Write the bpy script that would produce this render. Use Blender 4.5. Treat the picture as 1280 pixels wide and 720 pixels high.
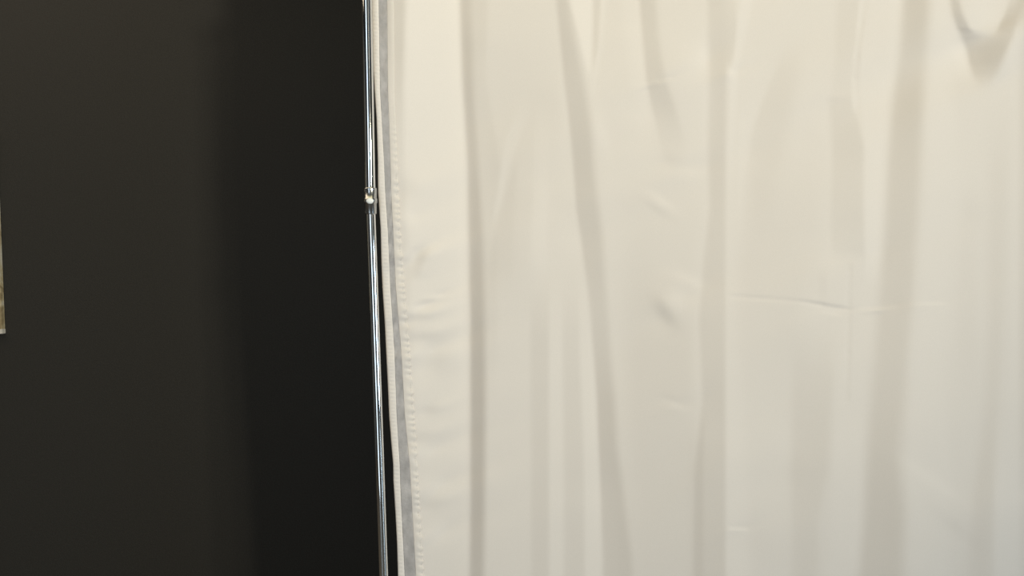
import bpy, bmesh, math, random
import numpy as np
from mathutils import Matrix, Vector

random.seed(4)
rng = np.random.default_rng(7)
scene = bpy.context.scene
COL = scene.collection
for o in list(bpy.data.objects):
    bpy.data.objects.remove(o)

# ------------------------------------------------------------------ camera
F = 924.0                       # focal length in pixels of a 1280x720 frame
CAM_Z = 1.5
PITCH, ROLL = math.radians(-1.0), math.radians(-0.9)
cam_rot = Matrix.Rotation(math.pi / 2 + PITCH, 3, 'X') @ Matrix.Rotation(ROLL, 3, 'Z')
cd = bpy.data.cameras.new('camera')
cd.sensor_width = 36.0
cd.lens = F * 36.0 / 1280.0
cd.clip_start = 0.05
cam = bpy.data.objects.new('camera', cd)
cam.matrix_world = Matrix.Translation((0, 0, CAM_Z)) @ cam_rot.to_4x4()
COL.objects.link(cam)
scene.camera = cam

# ------------------------------------------------------------------ view + world
scene.view_settings.view_transform = 'Standard'
scene.view_settings.look = 'None'
scene.view_settings.exposure = 0.0
scene.view_settings.gamma = 1.0
scene.view_settings.use_curve_mapping = False
w = bpy.data.worlds.new('world')
scene.world = w
w.use_nodes = True
w.node_tree.nodes['Background'].inputs[0].default_value = (0.8, 0.9, 1.0, 1)
w.node_tree.nodes['Background'].inputs[1].default_value = 0.3

# ------------------------------------------------------------------ lights
def light(name, kind, loc, target, energy, color, **kw):
    d = bpy.data.lights.new(name, kind)
    d.energy = energy
    d.color = color
    for k, v in kw.items():
        setattr(d, k, v)
    o = bpy.data.objects.new(name, d)
    o.location = loc
    o.rotation_euler = (Vector(target) - Vector(loc)).to_track_quat('-Z', 'Y').to_euler()
    COL.objects.link(o)
    return o

# warm spot lamp high up on the right: lights the drape and throws its shadow on the black wall
SPOT_E, SPOT_C = 1200, (1, 0.905, 0.68)
TOP_FILL_E, TOP_FILL_C = 13, (1, 0.87, 0.52)
TOP_FILL2_E, TOP_FILL2_C = 25, (1, 0.82, 0.58)
POLE_FILL_E, POLE_FILL_C = 21, (0.8, 0.92, 1)
SIDE_FILL_E, SIDE_FILL_C = 118, (0.71, 0.88, 1)
light('spot_lamp', 'SPOT', (4.15, -3.95, 2.95), (-0.50, 2.1, 2.52), SPOT_E, SPOT_C,
      spot_size=math.radians(54), spot_blend=1.0, shadow_soft_size=0.30)
# warm overhead fills, unseen, added to brighten the upper wall and cloth
light('ceiling_fill', 'AREA', (-0.5, 0.9, 3.46), (-0.5, 0.9, 0), TOP_FILL_E, TOP_FILL_C,
      shape='RECTANGLE', size=2.6, size_y=0.9)
light('ceiling_fill', 'AREA', (-2.7, 1.6, 3.46), (-2.7, 1.6, 0), TOP_FILL2_E, TOP_FILL2_C,
      shape='RECTANGLE', size=2.2, size_y=1.9)
# tall cool fill added left behind the camera for the highlight on the pole
light('pole_highlight_fill', 'AREA', (-1.15, -1.22, 1.75), (-1.15, 2, 1.75), POLE_FILL_E, POLE_FILL_C,
      shape='RECTANGLE', size=1.25, size_y=3.45)
# low cool fill added on the right to cool the lower cloth
light('side_fill', 'AREA', (4.93, -1.8, 1.1), (0, -1.8, 1.1), SIDE_FILL_E, SIDE_FILL_C,
      shape='RECTANGLE', size=2.4, size_y=1.7)

# ------------------------------------------------------------------ materials
def mat(name, color, rough=0.6, metal=0.0, spec=0.5, noise=None, bump=None, sheen=0.0, trans=0.0):
    """noise=(scale, amount, (sx,sy,sz)); bump=(scale, strength, distance)"""
    m = bpy.data.materials.new(name)
    m.use_nodes = True
    nt = m.node_tree
    b = nt.nodes['Principled BSDF']
    b.inputs['Base Color'].default_value = (*color, 1)
    b.inputs['Roughness'].default_value = rough
    b.inputs['Metallic'].default_value = metal
    b.inputs['Specular IOR Level'].default_value = spec
    b.inputs['Sheen Weight'].default_value = sheen
    tc = nt.nodes.new('ShaderNodeTexCoord')
    if noise:
        mp = nt.nodes.new('ShaderNodeMapping')
        mp.inputs['Scale'].default_value = noise[2]
        nt.links.new(tc.outputs['Object'], mp.inputs['Vector'])
        n = nt.nodes.new('ShaderNodeTexNoise')
        n.inputs['Scale'].default_value = noise[0]
        n.inputs['Detail'].default_value = 5
        nt.links.new(mp.outputs[0], n.inputs['Vector'])
        r = nt.nodes.new('ShaderNodeValToRGB')
        a = noise[1]
        r.color_ramp.elements[0].position = 0.3
        r.color_ramp.elements[1].position = 0.7
        r.color_ramp.elements[0].color = (*[c * (1 - a) for c in color], 1)
        r.color_ramp.elements[1].color = (*[min(1, c * (1 + a)) for c in color], 1)
        nt.links.new(n.outputs['Fac'], r.inputs['Fac'])
        nt.links.new(r.outputs['Color'], b.inputs['Base Color'])
    if bump:
        n2 = nt.nodes.new('ShaderNodeTexNoise')
        n2.inputs['Scale'].default_value = bump[0]
        n2.inputs['Detail'].default_value = 3
        nt.links.new(tc.outputs['Object'], n2.inputs['Vector'])
        bp = nt.nodes.new('ShaderNodeBump')
        bp.inputs['Strength'].default_value = bump[1]
        bp.inputs['Distance'].default_value = bump[2]
        nt.links.new(n2.outputs['Fac'], bp.inputs['Height'])
        nt.links.new(bp.outputs['Normal'], b.inputs['Normal'])
    return m

M_BLACK = mat('black_wall_paint', (0.0355, 0.0345, 0.033), 0.58, spec=0.15,
              noise=(160, 0.10, (1, 1, 1)), bump=(220, 0.25, 0.002))
M_GREY = mat('grey_wall_paint', (0.36, 0.35, 0.33), 0.7, noise=(30, 0.04, (1, 1, 1)))
M_DARKGREY = mat('dark_wall_paint', (0.18, 0.18, 0.18), 0.7, noise=(30, 0.06, (1, 1, 1)))
M_CEIL = mat('ceiling_paint', (0.12, 0.12, 0.12), 0.8, noise=(30, 0.03, (1, 1, 1)))
M_FLOOR = mat('floor_vinyl', (0.16, 0.14, 0.12), 0.45, noise=(8, 0.25, (1, 8, 1)))
M_FRAME = mat('added_window_paint', (0.5, 0.5, 0.5), 0.5, noise=(40, 0.05, (1, 1, 1)))
M_CHROME = mat('chrome', (0.88, 0.90, 0.92), 0.06, metal=1.0, noise=(300, 0.04, (1, 1, 0.2)))
M_STEEL = mat('brushed_collar_metal', (0.55, 0.56, 0.57), 0.22, metal=1.0, noise=(400, 0.06, (1, 1, 0.2)))
M_BUTTON = mat('button_highlight_white', (0.92, 0.95, 0.96), 0.45, metal=0.0, noise=(300, 0.02, (1, 1, 1)))  # matte white base stands in for the highlight on the button
M_CLOTH = mat('ivory_cloth', (0.815, 0.767, 0.735), 0.75, spec=0.25, sheen=0.10,
              noise=(900, 0.025, (1, 1, 0.35)), bump=(1100, 0.12, 0.0006))
M_HEM = mat('hem_cloth', (0.815, 0.767, 0.735), 0.75, spec=0.25, sheen=0.10,
            noise=(700, 0.03, (1, 1, 0.5)), bump=(900, 0.2, 0.0008))
M_TAPE = mat('grey_satin_tape', (0.46, 0.44, 0.445), 0.36, spec=0.5,
             noise=(55, 0.16, (1, 1, 0.6)), bump=(150, 0.45, 0.002))
M_THREAD = mat('white_thread', (0.74, 0.71, 0.66), 0.8, noise=(500, 0.05, (1, 1, 1)))

# ------------------------------------------------------------------ helpers
def link(name, mesh, m, parent=None, smooth=True):
    o = bpy.data.objects.new(name, mesh)
    COL.objects.link(o)
    if m is not None:
        mesh.materials.append(m)
    if smooth:
        for p in mesh.polygons:
            p.use_smooth = True
    if parent is not None:
        o.parent = parent
        o.matrix_parent_inverse = parent.matrix_world.inverted() if False else Matrix.Translation(-parent.location)
    return o

def empty(name, loc):
    o = bpy.data.objects.new(name, None)
    o.location = loc
    o.empty_display_size = 0.1
    COL.objects.link(o)
    return o

def box(bm, c, s, rot=None):
    r = bmesh.ops.create_cube(bm, size=1.0)
    m = Matrix.Translation(c) @ (rot.to_4x4() if rot else Matrix()) @ Matrix.Diagonal((*s, 1))
    bmesh.ops.transform(bm, matrix=m, verts=r['verts'])

def fin(name, bm, m, parent=None, smooth=False):
    me = bpy.data.meshes.new(name)
    bm.normal_update()
    bm.to_mesh(me)
    bm.free()
    return link(name, me, m, parent, smooth)

def tag(o, label, cat, group=None):
    o['label'] = label
    o['category'] = cat
    if group:
        o['group'] = group

def structure(name, m, *boxes):
    bm = bmesh.new()
    for c, s in boxes:
        box(bm, c, s)
    o = fin(name, bm, m)
    o['kind'] = 'structure'
    return o

def lathe_along(bm, p0, p1, profile, seg=48):
    """profile: (t along p0->p1 in metres, radius)"""
    p0, p1 = Vector(p0), Vector(p1)
    d = (p1 - p0).normalized()
    q = d.to_track_quat('Z', 'Y').to_matrix()
    rings = []
    for t, r in profile:
        ring = []
        for k in range(seg):
            a = 2 * math.pi * k / seg
            ring.append(bm.verts.new(p0 + d * t + q @ Vector((r * math.cos(a), r * math.sin(a), 0))))
        rings.append(ring)
    for a, b in zip(rings[:-1], rings[1:]):
        for k in range(seg):
            bm.faces.new((a[k], a[(k + 1) % seg], b[(k + 1) % seg], b[k]))
    for ring, flip in ((rings[0], True), (rings[-1], False)):      # caps keep their own vertices: crisp rims
        c = [bm.verts.new(v.co) for v in ring]
        bm.faces.new(c[::-1] if flip else c)

R3 = np.array(cam_rot)
def at(px, py, depth):
    """measured photograph position -> point at world distance y = depth"""
    px = np.asarray(px, float); py = np.asarray(py, float)
    d = np.stack([(px - 640) / F, -(py - 360) / F, -np.ones_like(px)], -1) @ R3.T
    k = np.asarray(depth) / d[..., 1]
    return d * k[..., None] + np.array([0, 0, CAM_Z])

# ------------------------------------------------------------------ room shell
WALL_Y, CUR_Y = 2.9, 1.9
XL, XR, YF, CEIL = -4.5, 5.0, -5.2, 3.5
YN, XN = -1.3, -0.35                    # room steps back on the right; near wall added to hold the highlight opening
structure('floor', M_FLOOR, (((XL + XR) / 2, (YF + WALL_Y) / 2, -0.05), (XR - XL + .4, WALL_Y - YF + .4, 0.1)))
structure('ceiling', M_CEIL, (((XL + XR) / 2, (YF + WALL_Y) / 2, CEIL + 0.05), (XR - XL + .4, WALL_Y - YF + .4, 0.1)))
structure('wall_back', M_BLACK, (((XL + XR) / 2, WALL_Y + 0.1, CEIL / 2), (XR - XL + .4, 0.2, CEIL)))
structure('wall_left', M_DARKGREY, ((XL - 0.1, (YN + WALL_Y) / 2, CEIL / 2), (0.2, WALL_Y - YN + .4, CEIL)))
structure('wall_right', M_GREY, ((XR + .1, (YF - 3.0) / 2, CEIL / 2), (.2, -3.0 - YF, CEIL)), ((XR + .1, (WALL_Y - .6) / 2, CEIL / 2), (.2, WALL_Y + .6, CEIL)),
          ((XR + .1, -1.8, .125), (.2, 2.4, .25)), ((XR + .1, -1.8, (CEIL + 1.95) / 2), (.2, 2.4, CEIL - 1.95)))
structure('added_window_2', M_FRAME, ((XR + .1, -2.97, 1.1), (.08, .06, 1.7)), ((XR + .1, -.63, 1.1), (.08, .06, 1.7)),  # unseen frame added around the cool side fill
          ((XR + .1, -1.8, .28), (.08, 2.4, .06)), ((XR + .1, -1.8, 1.92), (.08, 2.4, .06)))

def pierced(x0, x1, yc, wx0, wx1, wz0, wz1):
    b = [(((x0 + wx0) / 2, yc, CEIL / 2), (wx0 - x0, 0.2, CEIL)), (((wx1 + x1) / 2, yc, CEIL / 2), (x1 - wx1, 0.2, CEIL))]
    if wz0 > 0.01:
        b.append((((wx0 + wx1) / 2, yc, wz0 / 2), (wx1 - wx0, 0.2, wz0)))
    if wz1 < CEIL - .01:
        b.append((((wx0 + wx1) / 2, yc, (wz1 + CEIL) / 2), (wx1 - wx0, 0.2, CEIL - wz1)))
    return b

def frame(name, yc, wx0, wx1, wz0, wz1):
    zc, xc = (wz0 + wz1) / 2, (wx0 + wx1) / 2
    structure(name, M_FRAME, ((wx0 + .03, yc, zc), (.06, .08, wz1 - wz0)), ((wx1 - .03, yc, zc), (.06, .08, wz1 - wz0)),
              ((xc, yc, wz0 + .03), (wx1 - wx0, .08, .06)), ((xc, yc, wz1 - .03), (wx1 - wx0, .08, .06)))

structure('wall_front', M_DARKGREY, *pierced(XL, XN, YN - .1, -1.85, -0.45, 0.0, CEIL),
          *[((XN - .1, (YN + YF) / 2 - .1, CEIL / 2), (0.2, YN - YF, CEIL))])
structure('wall_far', M_GREY, (((XN + XR) / 2, YF - .1, CEIL / 2), (XR - XN, .2, CEIL)))
frame('added_window_1', YN - .1, -1.85, -0.45, 0.0, CEIL)  # unseen frame added around the fill that makes the pole highlight
structure('baseboard_back', M_BLACK, (((XL + XR) / 2, WALL_Y - 0.008, 0.05), (XR - XL, 0.016, 0.10)))

# ------------------------------------------------------------------ curtain relief
# Fold map: which flanks of the cloth turn towards (+) or away from (-) the lamp, measured on a
# 2-pixel grid; the relief itself is solved from it and built as real depth.
STEP = 2
GX = np.arange(380, 1480, STEP); GY = np.arange(-140, 860, STEP)
XX, YY = np.meshgrid(GX.astype(float), GY.astype(float))
D = np.zeros_like(XX)

def sstep(v):
    v = np.clip(v, 0, 1)
    return v * v * (3 - 2 * v)

def band(rows, soft_l=8, soft_r=8):
    """rows: (y, x_left, x_right, amount) top to bottom"""
    global D
    r = np.array(rows, float)
    xl = np.interp(YY, r[:, 0], r[:, 1]); xr = np.interp(YY, r[:, 0], r[:, 2])
    a = np.interp(YY, r[:, 0], r[:, 3])
    a = np.where((YY < r[0, 0]) | (YY > r[-1, 0]), 0, a)
    p = sstep((XX - xl) / soft_l + .5) * (1 - sstep((XX - xr) / soft_r + .5))
    D = D + a * p

def blob(x, y, rx, ry, a, ang=0):
    global D
    c, s = math.cos(math.radians(ang)), math.sin(math.radians(ang))
    u = ((XX - x) * c + (YY - y) * s) / rx
    v = (-(XX - x) * s + (YY - y) * c) / ry
    D = D + a * np.exp(-(u * u + v * v) * 1.2)

def crease(pts, wdt, a):
    global D
    for (x0, y0), (x1, y1) in zip(pts[:-1], pts[1:]):
        L2 = (x1 - x0) ** 2 + (y1 - y0) ** 2
        t = np.clip(((XX - x0) * (x1 - x0) + (YY - y0) * (y1 - y0)) / L2, 0, 1)
        d = np.hypot(XX - x0 - t * (x1 - x0), YY - y0 - t * (y1 - y0))
        D = np.where(np.abs(a * np.exp(-(d / wdt) ** 2)) > np.abs(0), D + a * np.exp(-(d / wdt) ** 2) * 1.0, D)

T, B = -160, 880
# bright flank by the free edge, and the shade beside it
band([(T, 480, 508, -.10), (0, 484, 508, -.10), (60, 486, 506, -.09), (130, 490, 503, -.03), (200, 490, 500, 0)], 5, 10)
band([(T, 508, 574, .15), (0, 508, 574, .15), (100, 506, 577, .15), (200, 505, 582, .13), (300, 510, 583, .12),
      (450, 516, 584, .08), (600, 524, 585, .035), (720, 530, 586, .02), (B, 530, 586, .02)], 14, 16)
band([(T, 574, 588, -.18), (0, 574, 588, -.18), (100, 577, 592, -.19), (200, 584, 599, -.18), (300, 586, 604, -.20),
      (400, 588, 606, -.22), (500, 588, 607, -.22), (620, 588, 606, -.21), (720, 587, 605, -.18), (B, 587, 605, -.15)], 7, 12)
band([(T, 588, 612, -.07), (0, 588, 610, -.07), (90, 592, 607, -.05), (150, 598, 616, -.06), (210, 602, 626, -.05), (260, 604, 620, -.03), (400, 606, 622, -.04), (520, 608, 618, 0)], 6, 12)
# diagonal tension folds fanning out of the top left
band([(120, 655, 668, 0), (170, 634, 650, .05), (240, 622, 632, .06), (300, 610, 618, 0)], 6, 10)
band([(150, 640, 655, 0), (210, 632, 646, -.04), (330, 612, 640, -.03), (380, 610, 640, 0)], 8, 12)
band([(110, 672, 690, 0), (180, 668, 686, .03), (300, 664, 684, .03), (400, 664, 684, 0)], 8, 8)
# narrow hanging pleats
band([(330, 664, 686, 0), (420, 663, 686, -.055), (560, 664, 686, -.06), (720, 664, 686, -.06), (B, 664, 686, -.06)], 8, 6)
band([(340, 687, 702, 0), (430, 687, 702, .03), (B, 687, 704, .03)], 6, 6)
band([(340, 704, 722, 0), (440, 704, 724, -.045), (600, 706, 730, -.05), (B, 706, 732, -.05)], 6, 8)
band([(330, 724, 740, 0), (440, 726, 743, .03), (600, 731, 749, .035), (B, 733, 753, .035)], 6, 4)
# long fold running from the top down the middle
band([(T, 690, 706, -.10), (0, 695, 711, -.11), (50, 700, 719, -.12), (100, 705, 730, -.12), (150, 711, 739, -.12),
      (200, 716, 742, -.13), (260, 720, 749, -.12), (300, 726, 754, -.12), (350, 733, 757, -.11), (400, 738, 761, -.10),
      (450, 742, 764, -.12), (500, 746, 769, -.14), (560, 748, 772, -.14), (620, 751, 780, -.12), (700, 754, 790, -.10), (B, 756, 796, -.10)], 4, 16)
band([(T, 705, 737, .10), (0, 712, 740, .12), (50, 725, 740, .13), (85, 733, 739, .10), (100, 735, 738, 0)], 4, 4)
band([(T, 738, 752, -.06), (0, 741, 751, -.06), (60, 740, 748, -.06), (95, 737, 741, 0)], 3, 3)
band([(T, 752, 760, .05), (0, 751, 757, .06), (60, 748, 753, .05), (110, 738, 744, .03), (130, 738, 742, 0)], 3, 4)
blob(752, 165, 10, 30, .05, -15)
# second fold from the top, dying out
band([(T, 794, 816, -.09), (0, 799, 820, -.10), (50, 803, 824, -.10), (100, 808, 833, -.10), (140, 816, 846, -.08),
      (175, 824, 856, -.04), (205, 830, 856, 0)], 4, 14)
band([(T, 776, 798, .03), (0, 778, 799, .03), (100, 788, 807, .03), (200, 800, 815, 0)], 14, 3)
blob(840, 200, 14, 10, -.05, 20)
blob(866, 78, 16, 26, .05, 10)
crease([(812, 107), (822, 102), (838, 98)], 2.0, .06)
crease([(812, 111), (822, 106)], 2.0, -.05)
# beige vertical fold, right of centre
band([(T, 885, 906, -.08), (0, 885, 906, -.08), (70, 885, 908, -.09), (200, 885, 907, -.09), (260, 887, 907, -.09),
      (320, 880, 907, -.09), (400, 874, 907, -.09), (500, 878, 907, -.10), (590, 868, 907, -.09), (B, 866, 907, -.09)], 10, 8)
band([(0, 906, 918, -.05), (40, 907, 922, -.07), (75, 908, 918, -.06), (90, 908, 914, 0)], 4, 6)
band([(T, 930, 946, .05), (0, 926, 942, .06), (40, 920, 932, .06), (90, 914, 922, .07), (140, 912, 920, .05), (200, 909, 918, .03), (260, 908, 916, 0)], 5, 8)
blob(914, 91, 5, 6, .12)
blob(878, 72, 9, 14, .06)
blob(885, 115, 12, 60, .03)
blob(832, 392, 24, 10, -.09, 52)
blob(846, 374, 16, 14, .06)
blob(862, 350, 26, 8, .05, 25)
blob(862, 215, 20, 9, .04)
blob(826, 250, 22, 5, .05, 35)
blob(822, 262, 22, 5, -.04, 35)
blob(846, 507, 14, 6, .05, 15)
blob(840, 498, 14, 5, -.03, 25)
band([(480, 866, 882, 0), (560, 860, 880, -.03), (B, 858, 880, -.03)], 12, 6)
band([(430, 908, 926, 0), (560, 908, 934, .03), (B, 908, 940, .03)], 4, 16)
crease([(914, 661), (932, 662)], 2.2, .07)
# drag folds right of it
band([(50, 985, 1005, 0), (90, 968, 1000, -.05), (130, 952, 992, -.06), (170, 938, 985, -.05), (230, 930, 970, -.03), (300, 930, 960, 0)], 10, 26)
band([(120, 930, 950, 0), (160, 922, 940, .03), (230, 922, 940, .03), (320, 922, 940, 0)], 8, 14)
band([(T, 1046, 1072, -.05), (0, 1046, 1074, -.05), (60, 1044, 1072, -.05), (117, 1040, 1068, -.03), (124, 1036, 1066, -.07),
      (150, 1038, 1072, -.07), (185, 1040, 1080, -.08), (215, 1040, 1078, -.06), (270, 1038, 1079, -.07), (312, 1040, 1081, -.05), (328, 1040, 1082, 0)], 12, 8)
crease([(1078, 0), (1074, 30), (1069, 70), (1067, 100), (1068, 138)], 2.2, .09)
crease([(1083, 0), (1079, 30), (1073, 70), (1070, 100)], 3.0, -.05)
band([(T, 1080, 1126, .03), (0, 1080, 1126, .04), (100, 1076, 1118, .04), (200, 1082, 1108, .05), (320, 1082, 1100, .06), (360, 1080, 1096, 0)], 6, 16)
# broad soft fold
band([(T, 1130, 1166, -.12), (0, 1128, 1164, -.13), (60, 1124, 1160, -.12), (120, 1114, 1156, -.13), (200, 1108, 1153, -.11),
      (300, 1103, 1148, -.11), (400, 1096, 1141, -.09), (500, 1088, 1132, -.09), (560, 1083, 1126, -.105), (640, 1080, 1132, -.11),
      (720, 1072, 1130, -.10), (B, 1066, 1128, -.09)], 22, 28)
band([(T, 1166, 1184, .05), (0, 1165, 1186, .05), (120, 1158, 1192, .04), (250, 1152, 1200, .02), (450, 1136, 1180, .03), (600, 1136, 1190, .03), (B, 1134, 1180, .03)], 14, 22)
# swag at the top right
band([(-60, 1180, 1192, -.10), (0, 1186, 1200, -.14), (20, 1190, 1206, -.16), (36, 1196, 1213, -.17), (44, 1199, 1218, 0)], 8, 8)
band([(-60, 1274, 1290, -.06), (0, 1262, 1280, -.08), (20, 1254, 1274, -.12), (36, 1247, 1270, -.15), (44, 1243, 1268, 0)], 8, 12)
band([(34, 1197, 1271, 0), (46, 1201, 1268, -.18), (60, 1206, 1262, -.20), (78, 1210, 1255, -.18), (92, 1215, 1248, -.13), (104, 1221, 1241, -.05), (112, 1225, 1238, 0)], 10, 14)
blob(1225, 6, 24, 34, .10)
blob(1196, 70, 10, 40, .04, -20)
blob(1262, 70, 16, 30, .04, 20)
# soft verticals at the right edge
band([(120, 1236, 1262, 0), (220, 1236, 1260, -.05), (400, 1234, 1256, -.06), (520, 1228, 1250, -.06), (620, 1216, 1244, -.07), (700, 1210, 1240, -.06), (B, 1206, 1240, -.05)], 22, 22)
band([(520, 1246, 1280, 0), (620, 1244, 1290, .05), (B, 1244, 1290, .05)], 10, 20)
band([(T, 1275, 1300, -.08), (B, 1275, 1300, -.08)], 14, 14)
band([(T, 1330, 1350, -.12), (B, 1335, 1365, -.12)], 14, 14)
band([(T, 1390, 1420, -.10), (B, 1385, 1410, -.12)], 14, 14)
band([(230, 1204, 1226, 0), (320, 1200, 1222, -.02), (420, 1196, 1222, -.03), (520, 1200, 1222, 0)], 14, 14)
blob(1214, 260, 18, 22, -.03)
band([(400, 992, 1042, 0), (470, 990, 1042, -.06), (590, 988, 1036, -.07), (650, 990, 1024, -.06), (B, 990, 1020, -.06)], 18, 18)
band([(460, 1044, 1078, 0), (540, 1044, 1078, .02), (B, 1030, 1070, .03)], 8, 14)
crease([(1064, 330), (1063, 380), (1062, 440), (1061, 500)], 2.2, -.05)
crease([(1060, 340), (1059, 380), (1058, 440), (1057, 480)], 2.2, .03)
band([(330, 1022, 1034, 0), (350, 1022, 1034, -.04), (378, 1024, 1034, -.03), (386, 1026, 1034, 0)], 6, 4)
# the ironed cross fold
crease([(914, 368), (950, 371), (1000, 375), (1020, 378), (1040, 382), (1062, 385)], 2.0, -.035)
crease([(914, 372), (950, 375), (1000, 378.5), (1020, 382), (1040, 386.5), (1062, 389)], 2.0, .03)
crease([(1010, 376), (1030, 380), (1060, 385)], 1.8, -.06)
crease([(1028, 390), (1050, 394)], 2.0, .05)
crease([(1076, 388), (1100, 386), (1118, 383)], 2.2, .05)
crease([(1145, 380), (1160, 379.5), (1180, 380)], 2.2, .04)
crease([(1078, 391), (1100, 390)], 2.0, -.04)
blob(1165, 600, 60, 9, .03, 35)
blob(1190, 655, 40, 9, -.03, 40)
# puckers pulled from the stitched hem
for (x, y, rx, ry, a, g) in [(512, 318, 12, 5, .09, -28), (526, 322, 14, 9, -.12, -40), (520, 340, 12, 9, -.07, -50),
                             (545, 371, 12, 4, .07, -12), (540, 376, 22, 5, -.05, -14), (520, 384, 16, 6, .06, -20), (525, 396, 18, 6, -.08, -15),
                             (530, 440, 22, 9, .06, -20), (530, 420, 22, 8, -.05, -10), (540, 512, 12, 6, -.05, -20), (530, 565, 22, 8, .05, -25),
                             (526, 546, 20, 8, -.04, -15), (542, 608, 22, 9, .05, -30), (538, 630, 20, 8, -.04, -20),
                             (510, 272, 10, 10, .05, 0), (512, 236, 14, 14, -.05, 20), (545, 668, 22, 8, .05, -40), (548, 450, 20, 20, -.05, 0)]:
    blob(x, y, rx, ry, a * 1.7, g)
for _ in range(90):                       # faint uneven hang of the cloth
    blob(rng.uniform(480, 1400), rng.uniform(-100, 800), rng.uniform(12, 40), rng.uniform(8, 30), rng.uniform(-.018, .018), rng.uniform(-60, 60))

# broad slopes added to the relief so the cloth shades darker in the middle
band([(180, 790, 880, 0), (300, 780, 876, -.03), (440, 775, 870, -.07), (560, 780, 868, -.06), (B, 792, 866, -.03)], 50, 30)
band([(160, 925, 1030, 0), (290, 925, 1030, -.05), (400, 920, 1000, -.04), (560, 930, 980, 0)], 30, 40)
band([(40, 620, 700, 0), (140, 616, 700, -.035), (300, 612, 660, -.03), (420, 616, 660, 0)], 30, 30)
band([(T, 1080, 1120, -.02), (120, 1080, 1112, -.02), (200, 1084, 1104, 0)], 14, 14)

# solve the relief h (towards the viewer, metres) from the flank map
MPP = CUR_Y / F
LX, LZ = 0.52, 0.20
pad = np.pad(D - D.mean(), ((120, 120), (120, 120)), mode='constant')
ky = np.fft.fftfreq(pad.shape[0], STEP * MPP)[:, None] * 2 * np.pi
kx = np.fft.fftfreq(pad.shape[1], STEP * MPP)[None, :] * 2 * np.pi
A = 1j * (-LX * kx + LZ * ky)
H = np.conj(A) * np.fft.fft2(pad) / (np.abs(A) ** 2 + 0.010 * (kx ** 2 + ky ** 2) + 1.2)
RELIEF_GAIN = 1.6
REL = RELIEF_GAIN * np.real(np.fft.ifft2(H))[120:-120, 120:-120]
print('relief range', REL.min(), REL.max())

def sample(px, py):
    fx = np.clip((px - GX[0]) / STEP, 0, len(GX) - 1.001); fy = np.clip((py - GY[0]) / STEP, 0, len(GY) - 1.001)
    i = fx.astype(int); j = fy.astype(int); u = fx - i; v = fy - j
    return (REL[j, i] * (1 - u) * (1 - v) + REL[j, i + 1] * u * (1 - v) + REL[j + 1, i] * (1 - u) * v + REL[j + 1, i + 1] * u * v)

def curve(rows):
    r = np.array(rows, float)
    def f(y):
        y = np.asarray(y, float)
        lo = r[0, 1] + (y - r[0, 0]) * 0.015
        hi = r[-1, 1] + (y - r[-1, 0]) * 0.02
        return np.where(y < r[0, 0], lo, np.where(y > r[-1, 0], hi, np.interp(y, r[:, 0], r[:, 1])))
    return f
edge_x = curve([(0, 464.8), (60, 466), (90, 467), (150, 471), (200, 472.5), (240, 472.8), (285, 476), (330, 477), (360, 478.3),
                (400, 481), (440, 483), (480, 485), (520, 486.7), (550, 489), (580, 491.7), (600, 492), (640, 494.5), (660, 495.6), (680, 496.6), (720, 497.8)])
tape_l = curve([(0, 473.4), (113, 475), (200, 480), (240, 481.6), (290, 485), (360, 488), (440, 493.3), (520, 496), (580, 499.7), (620, 501), (680, 504), (720, 506)])
tape_r = curve([(0, 484), (113, 485), (200, 488), (240, 489), (290, 491.5), (360, 494.8), (440, 501.5), (520, 506), (580, 512), (720, 520)])
hem_r = curve([(0, 491), (113, 492), (200, 495.5), (240, 497), (290, 499.5), (360, 504.5), (440, 511.5), (520, 517), (580, 520.5), (720, 529)])

V_TOP, V_BOT = -330, 1020                # rows of cloth: top rod pocket to just above the floor
ys = np.concatenate([np.linspace(V_TOP, -12, 70, endpoint=False), np.arange(-12, 732, 2.0), np.linspace(732, V_BOT, 70)])

def bend(y):   # cloth hangs a little further out at the top than the pole line
    return 0.0

def surf(px, py, lift=0.0):
    return at(px, py, CUR_Y - sample(px, py) - lift)

def sheet(name, px, py, lift, m, parent, thick=0.0):
    nr, nc = px.shape
    P = surf(px, py, lift)
    P[..., 2] = np.maximum(P[..., 2], 0.03)
    me = bpy.data.meshes.new(name)
    idx = np.arange(nr * nc).reshape(nr, nc)
    f = np.stack([idx[:-1, :-1], idx[1:, :-1], idx[1:, 1:], idx[:-1, 1:]], -1).reshape(-1, 4)
    me.from_pydata(P.reshape(-1, 3).tolist(), [], f.tolist())
    me.update()
    o = link(name, me, m, parent)
    if thick:
        s = o.modifiers.new('thickness', 'SOLIDIFY')
        s.thickness = thick
        s.offset = -1.0
        s.use_even_offset = False
    return o

curtain = empty('curtain', (0.55, CUR_Y, 0.0))
tag(curtain, 'tall ivory cloth curtain hanging in soft folds to the right of the chrome pole', 'curtain')

# main panel: fine columns by the free edge, then every 2.5 px
ts = np.concatenate([np.linspace(0, 1, 16, endpoint=False), np.linspace(0, 1, 34, endpoint=False) + 1, [2.0]])
cols_r = np.concatenate([np.arange(560, 1290, 2.5), np.linspace(1290, 1470, 40)])
px = np.zeros((len(ys), len(ts) + len(cols_r)))
e, hr = edge_x(ys), hem_r(ys)
for k, t in enumerate(ts):
    px[:, k] = e + (hr - e) * t if t <= 1 else hr + (557.5 - hr) * (t - 1)
px[:, len(ts):] = cols_r[None, :]
py = np.repeat(ys[:, None], px.shape[1], 1)
lift = np.zeros_like(px)
ser = ((px - e[:, None]) < 9) * np.sin(py * 1.7 + np.sin(py * .13) * 2) * .0004
lift += ser
panel = sheet('drape_panel', px, py, lift, M_CLOTH, curtain, .0012)

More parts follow.
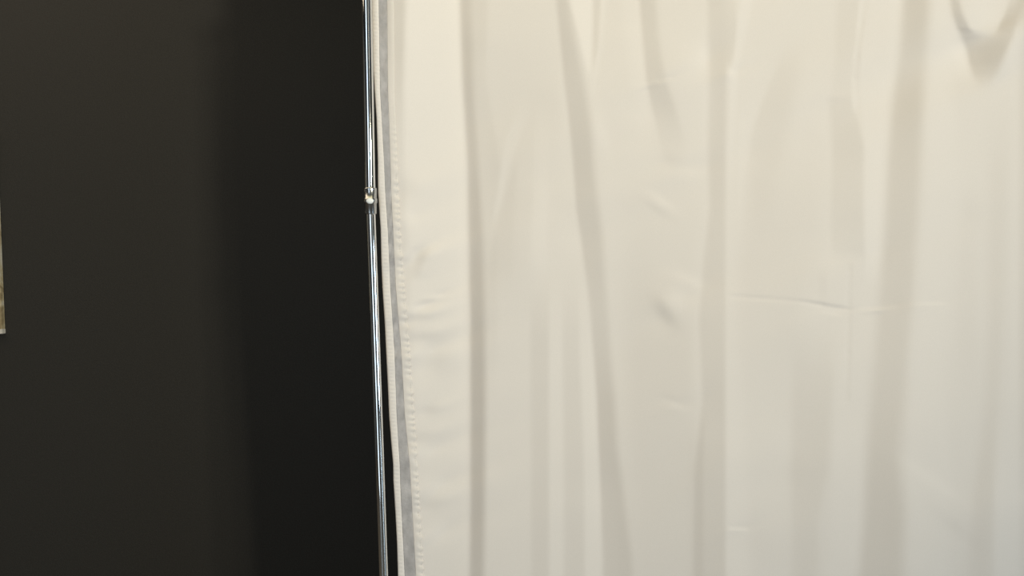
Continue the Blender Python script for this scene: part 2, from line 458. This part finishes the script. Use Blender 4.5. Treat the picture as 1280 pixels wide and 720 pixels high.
# outer edge: doubled lip of cloth with close overlock stitches
def strip(name, fl, fr, n, m, lf, rows=ys, thick=.0012, frac=None):
    a, b = fl(rows), fr(rows)
    t = np.linspace(0, 1, n)
    qx = a[:, None] + (b - a)[:, None] * t[None, :]
    qy = np.repeat(rows[:, None], n, 1)
    return sheet(name, qx, qy, lf(t[None, :], qy), m, curtain, thick)

yf = np.arange(-60, 780, 1.25)
yall = np.concatenate([np.linspace(V_TOP, -60, 60, endpoint=False), yf, np.linspace(780, V_BOT, 60)])
def lip_lift(t, y):
    return .0022 * np.sin(np.pi * t) ** .5 + .0005 * np.sin(y * 1.35 + 1.5 * np.sin(y * .11)) * np.sin(np.pi * t) + .0012
side_lip = strip('outer_lip', lambda y: edge_x(y) - .3, lambda y: tape_l(y) + .3, 10, M_HEM, lip_lift, yall)
def tape_lift(t, y):
    return .0018 + .0012 * np.sin(y * .21 + 2.0 * np.sin(y * .043) + t * 3) * np.sin(np.pi * t) * (0.4 + .6 * np.sin(y * .017) ** 2)
tape = strip('edge_tape', lambda y: tape_l(y) - .2, lambda y: tape_r(y) + .2, 12, M_TAPE, tape_lift, yall, .0006)
tape['label'] = 'grey satin tape'
def hem_lift(t, y):
    k = np.clip((y - 120) / 120, 0, 1)
    pk = np.sin(y * .62 + 2.2 * np.sin(y * .071) + .9 * np.sin(y * .19))
    return .0020 + .0012 * np.sin(np.pi * np.clip(t, 0, 1)) + k * .0023 * pk * t ** 1.5 * (1 - .35 * t)
hem = strip('side_hem', lambda y: tape_r(y) - .2, lambda y: hem_r(y) + 1.0 + 1.1 * np.clip((y - 120) / 120, 0, 1) * np.sin(y * .62 + 2.2 * np.sin(y * .071) + .9 * np.sin(y * .19)),
            14, M_HEM, hem_lift, yall)
hem['label'] = 'puckered stitched side hem'

# row of stitches along the hem
bm = bmesh.new()
y = 130.0
while y < 760:
    a = surf(np.array(hem_r(y) - .8), np.array(y), .0030)
    b = surf(np.array(hem_r(y + 2.2) - .8), np.array(y + 2.2), .0030)
    lathe_along(bm, a, b, [(0, .0002), (.001, .0004), (.0032, .0004), (.0042, .0002)], 6)
    y += 3.4
st = fin('stitching', bm, M_THREAD, None, True)
st.parent = hem

# ------------------------------------------------------------------ chrome telescopic stand
POLE_Y = 1.860
p_top = Vector(at(458.6, 0, POLE_Y)); p_col = Vector(at(463.2, 252, POLE_Y)); p_low = Vector(at(479.6, 720, POLE_Y))
d_up = (p_top - p_col).normalized(); d_dn = (p_low - p_col).normalized()
p_head = p_col + d_up * ((2.56 - p_col.z) / d_up.z)
p_foot = p_col + d_dn * ((0.012 - p_col.z) / d_dn.z)
stand = empty('backdrop_stand', (p_foot.x, POLE_Y, 0.0))
tag(stand, 'slim chrome telescopic pole beside the left edge of the ivory curtain', 'curtain stand')
r_up, r_lo, r_co = 0.0126, 0.0112, 0.0158
L = (p_head - p_col).length
bm = bmesh.new()
lathe_along(bm, p_col, p_head, [(0, r_up), (.004, r_up), (L - .012, r_up), (L - .004, r_up), (L, r_up - .003)], 64)
fin('upper_tube', bm, M_CHROME, stand, True)
L = (p_foot - p_col).length
bm = bmesh.new()
lathe_along(bm, p_col, p_foot, [(0, r_lo), (.004, r_lo), (L, r_lo)], 64)
fin('lower_tube', bm, M_CHROME, stand, True)
bm = bmesh.new()
c0 = p_col - d_up * .0325
lathe_along(bm, c0, p_col + d_up * .034, [(0, r_lo + .0008), (.001, r_co - .0022), (.0025, r_co - .0014), (.028, r_co - .0010), (.029, r_co + .0006),
                                         (.040, r_co + .0006), (.041, r_co - .0006), (.063, r_co), (.0655, r_co), (.0665, r_co - .0012), (.067, r_up)], 64)
collar = fin('collar', bm, M_STEEL, stand, True)
bm = bmesh.new()
bd = Vector((0.08, -1, 0.0)).normalized()
b0 = p_col + bd * (r_co - .003)
lathe_along(bm, b0, b0 + bd, [(0, .0092), (.0045, .0092), (.0065, .0084), (.0078, .0060), (.0084, .0025)], 40)
for v in bm.verts:
    v.co.z = p_col.z + (v.co.z - p_col.z) * .78
but = fin('lock_button', bm, M_BUTTON, None, True)
but['label'] = 'bright round lock button'
but.parent = collar
# foot plate, far upright and the crossbar the cloth hangs from (all outside the picture)
bm = bmesh.new()
lathe_along(bm, (p_foot.x, POLE_Y, 0), (p_foot.x, POLE_Y, 1), [(0, .17), (.008, .17), (.011, .166), (.012, .03), (.05, .016)], 64)
fin('base_plate', bm, M_STEEL, stand, False)
X2 = 1.82
bm = bmesh.new()
lathe_along(bm, (X2, POLE_Y, .012), (X2, POLE_Y, 2.56), [(0, r_lo), (2.548, r_lo)], 48)
fin('upright', bm, M_CHROME, stand, True)
bm = bmesh.new()
lathe_along(bm, (X2, POLE_Y, 0), (X2, POLE_Y, 1), [(0, .17), (.008, .17), (.011, .166), (.012, .03), (.05, .016)], 64)
fin('base_plate', bm, M_STEEL, stand, False)
zt = float(surf(np.array(800.), np.array(float(V_TOP)))[2])
BAR_Y = 1.955
bm = bmesh.new()
lathe_along(bm, (p_head.x - .02, BAR_Y, 2.54), (X2 + .02, BAR_Y, 2.54), [(0, r_lo), (X2 + .04 - p_head.x, r_lo)], 48)
fin('crossbar', bm, M_CHROME, stand, True)
for x in (p_head.x - .012, X2):
    bm = bmesh.new()
    lathe_along(bm, (x, POLE_Y - .014, 2.54), (x, BAR_Y + .014, 2.54), [(0, .014), (BAR_Y - POLE_Y + .028, .014)], 32)
    fin('bracket', bm, M_STEEL, stand, True)

# ------------------------------------------------------------------ picture at the left edge of the view
def picture_material():
    m = bpy.data.materials.new('weathered_canvas_paint')
    m.use_nodes = True
    nt = m.node_tree
    b = nt.nodes['Principled BSDF']
    tc = nt.nodes.new('ShaderNodeTexCoord')
    mp = nt.nodes.new('ShaderNodeMapping'); mp.inputs['Scale'].default_value = (9, 9, 5)
    n = nt.nodes.new('ShaderNodeTexNoise'); n.inputs['Scale'].default_value = 2.2; n.inputs['Detail'].default_value = 6
    n.inputs['Distortion'].default_value = .8
    r = nt.nodes.new('ShaderNodeValToRGB')
    el = r.color_ramp.elements
    el[0].position = .36; el[0].color = (.30, .24, .14, 1)
    el[1].position = .64; el[1].color = (.62, .58, .50, 1)
    x = el.new(.46); x.color = (.50, .43, .28, 1)
    x = el.new(.54); x.color = (.60, .55, .43, 1)
    nt.links.new(tc.outputs['Object'], mp.inputs['Vector']); nt.links.new(mp.outputs[0], n.inputs['Vector'])
    nt.links.new(n.outputs['Fac'], r.inputs['Fac']); nt.links.new(r.outputs['Color'], b.inputs['Base Color'])
    b.inputs['Roughness'].default_value = .6
    return m
M_PIC = picture_material()
M_EDGE = mat('bare_canvas', (.62, .60, .56), .8, noise=(60, .08, (1, 1, 1)))
PIC_Y = WALL_Y - .022
c1 = Vector(at(6.3, 416.5, WALL_Y - .004)); c2 = Vector(at(0.0, 262, WALL_Y - .004))
up = (c2 - c1); up.y = 0; up.normalize()
right = Vector((up.z, 0, -up.x))
PW, PH = .62, .80
rot = Matrix((right, Vector((0, 1, 0)), up)).transposed()
pc = c1 - right * PW / 2 + up * PH / 2
pic = empty('wall_picture', (pc.x, WALL_Y, pc.z))
tag(pic, 'cream and brown canvas picture cut off by the left edge, hung on the black wall', 'picture')
bm = bmesh.new()
box(bm, (pc.x, PIC_Y + .011, pc.z), (PW, .021, PH), rot)
bmesh.ops.bevel(bm, geom=bm.edges[:], offset=.002, segments=2, affect='EDGES')
fin('canvas', bm, M_PIC, pic)
bm = bmesh.new()
bc = pc - up * (PH / 2 - .009)
box(bm, (bc.x, PIC_Y + .0105, bc.z), (PW + .002, .022, .020), rot)
bmesh.ops.bevel(bm, geom=bm.edges[:], offset=.0015, segments=2, affect='EDGES')
e_ = fin('bottom_border', bm, M_EDGE, pic)
e_['label'] = 'white bottom border'
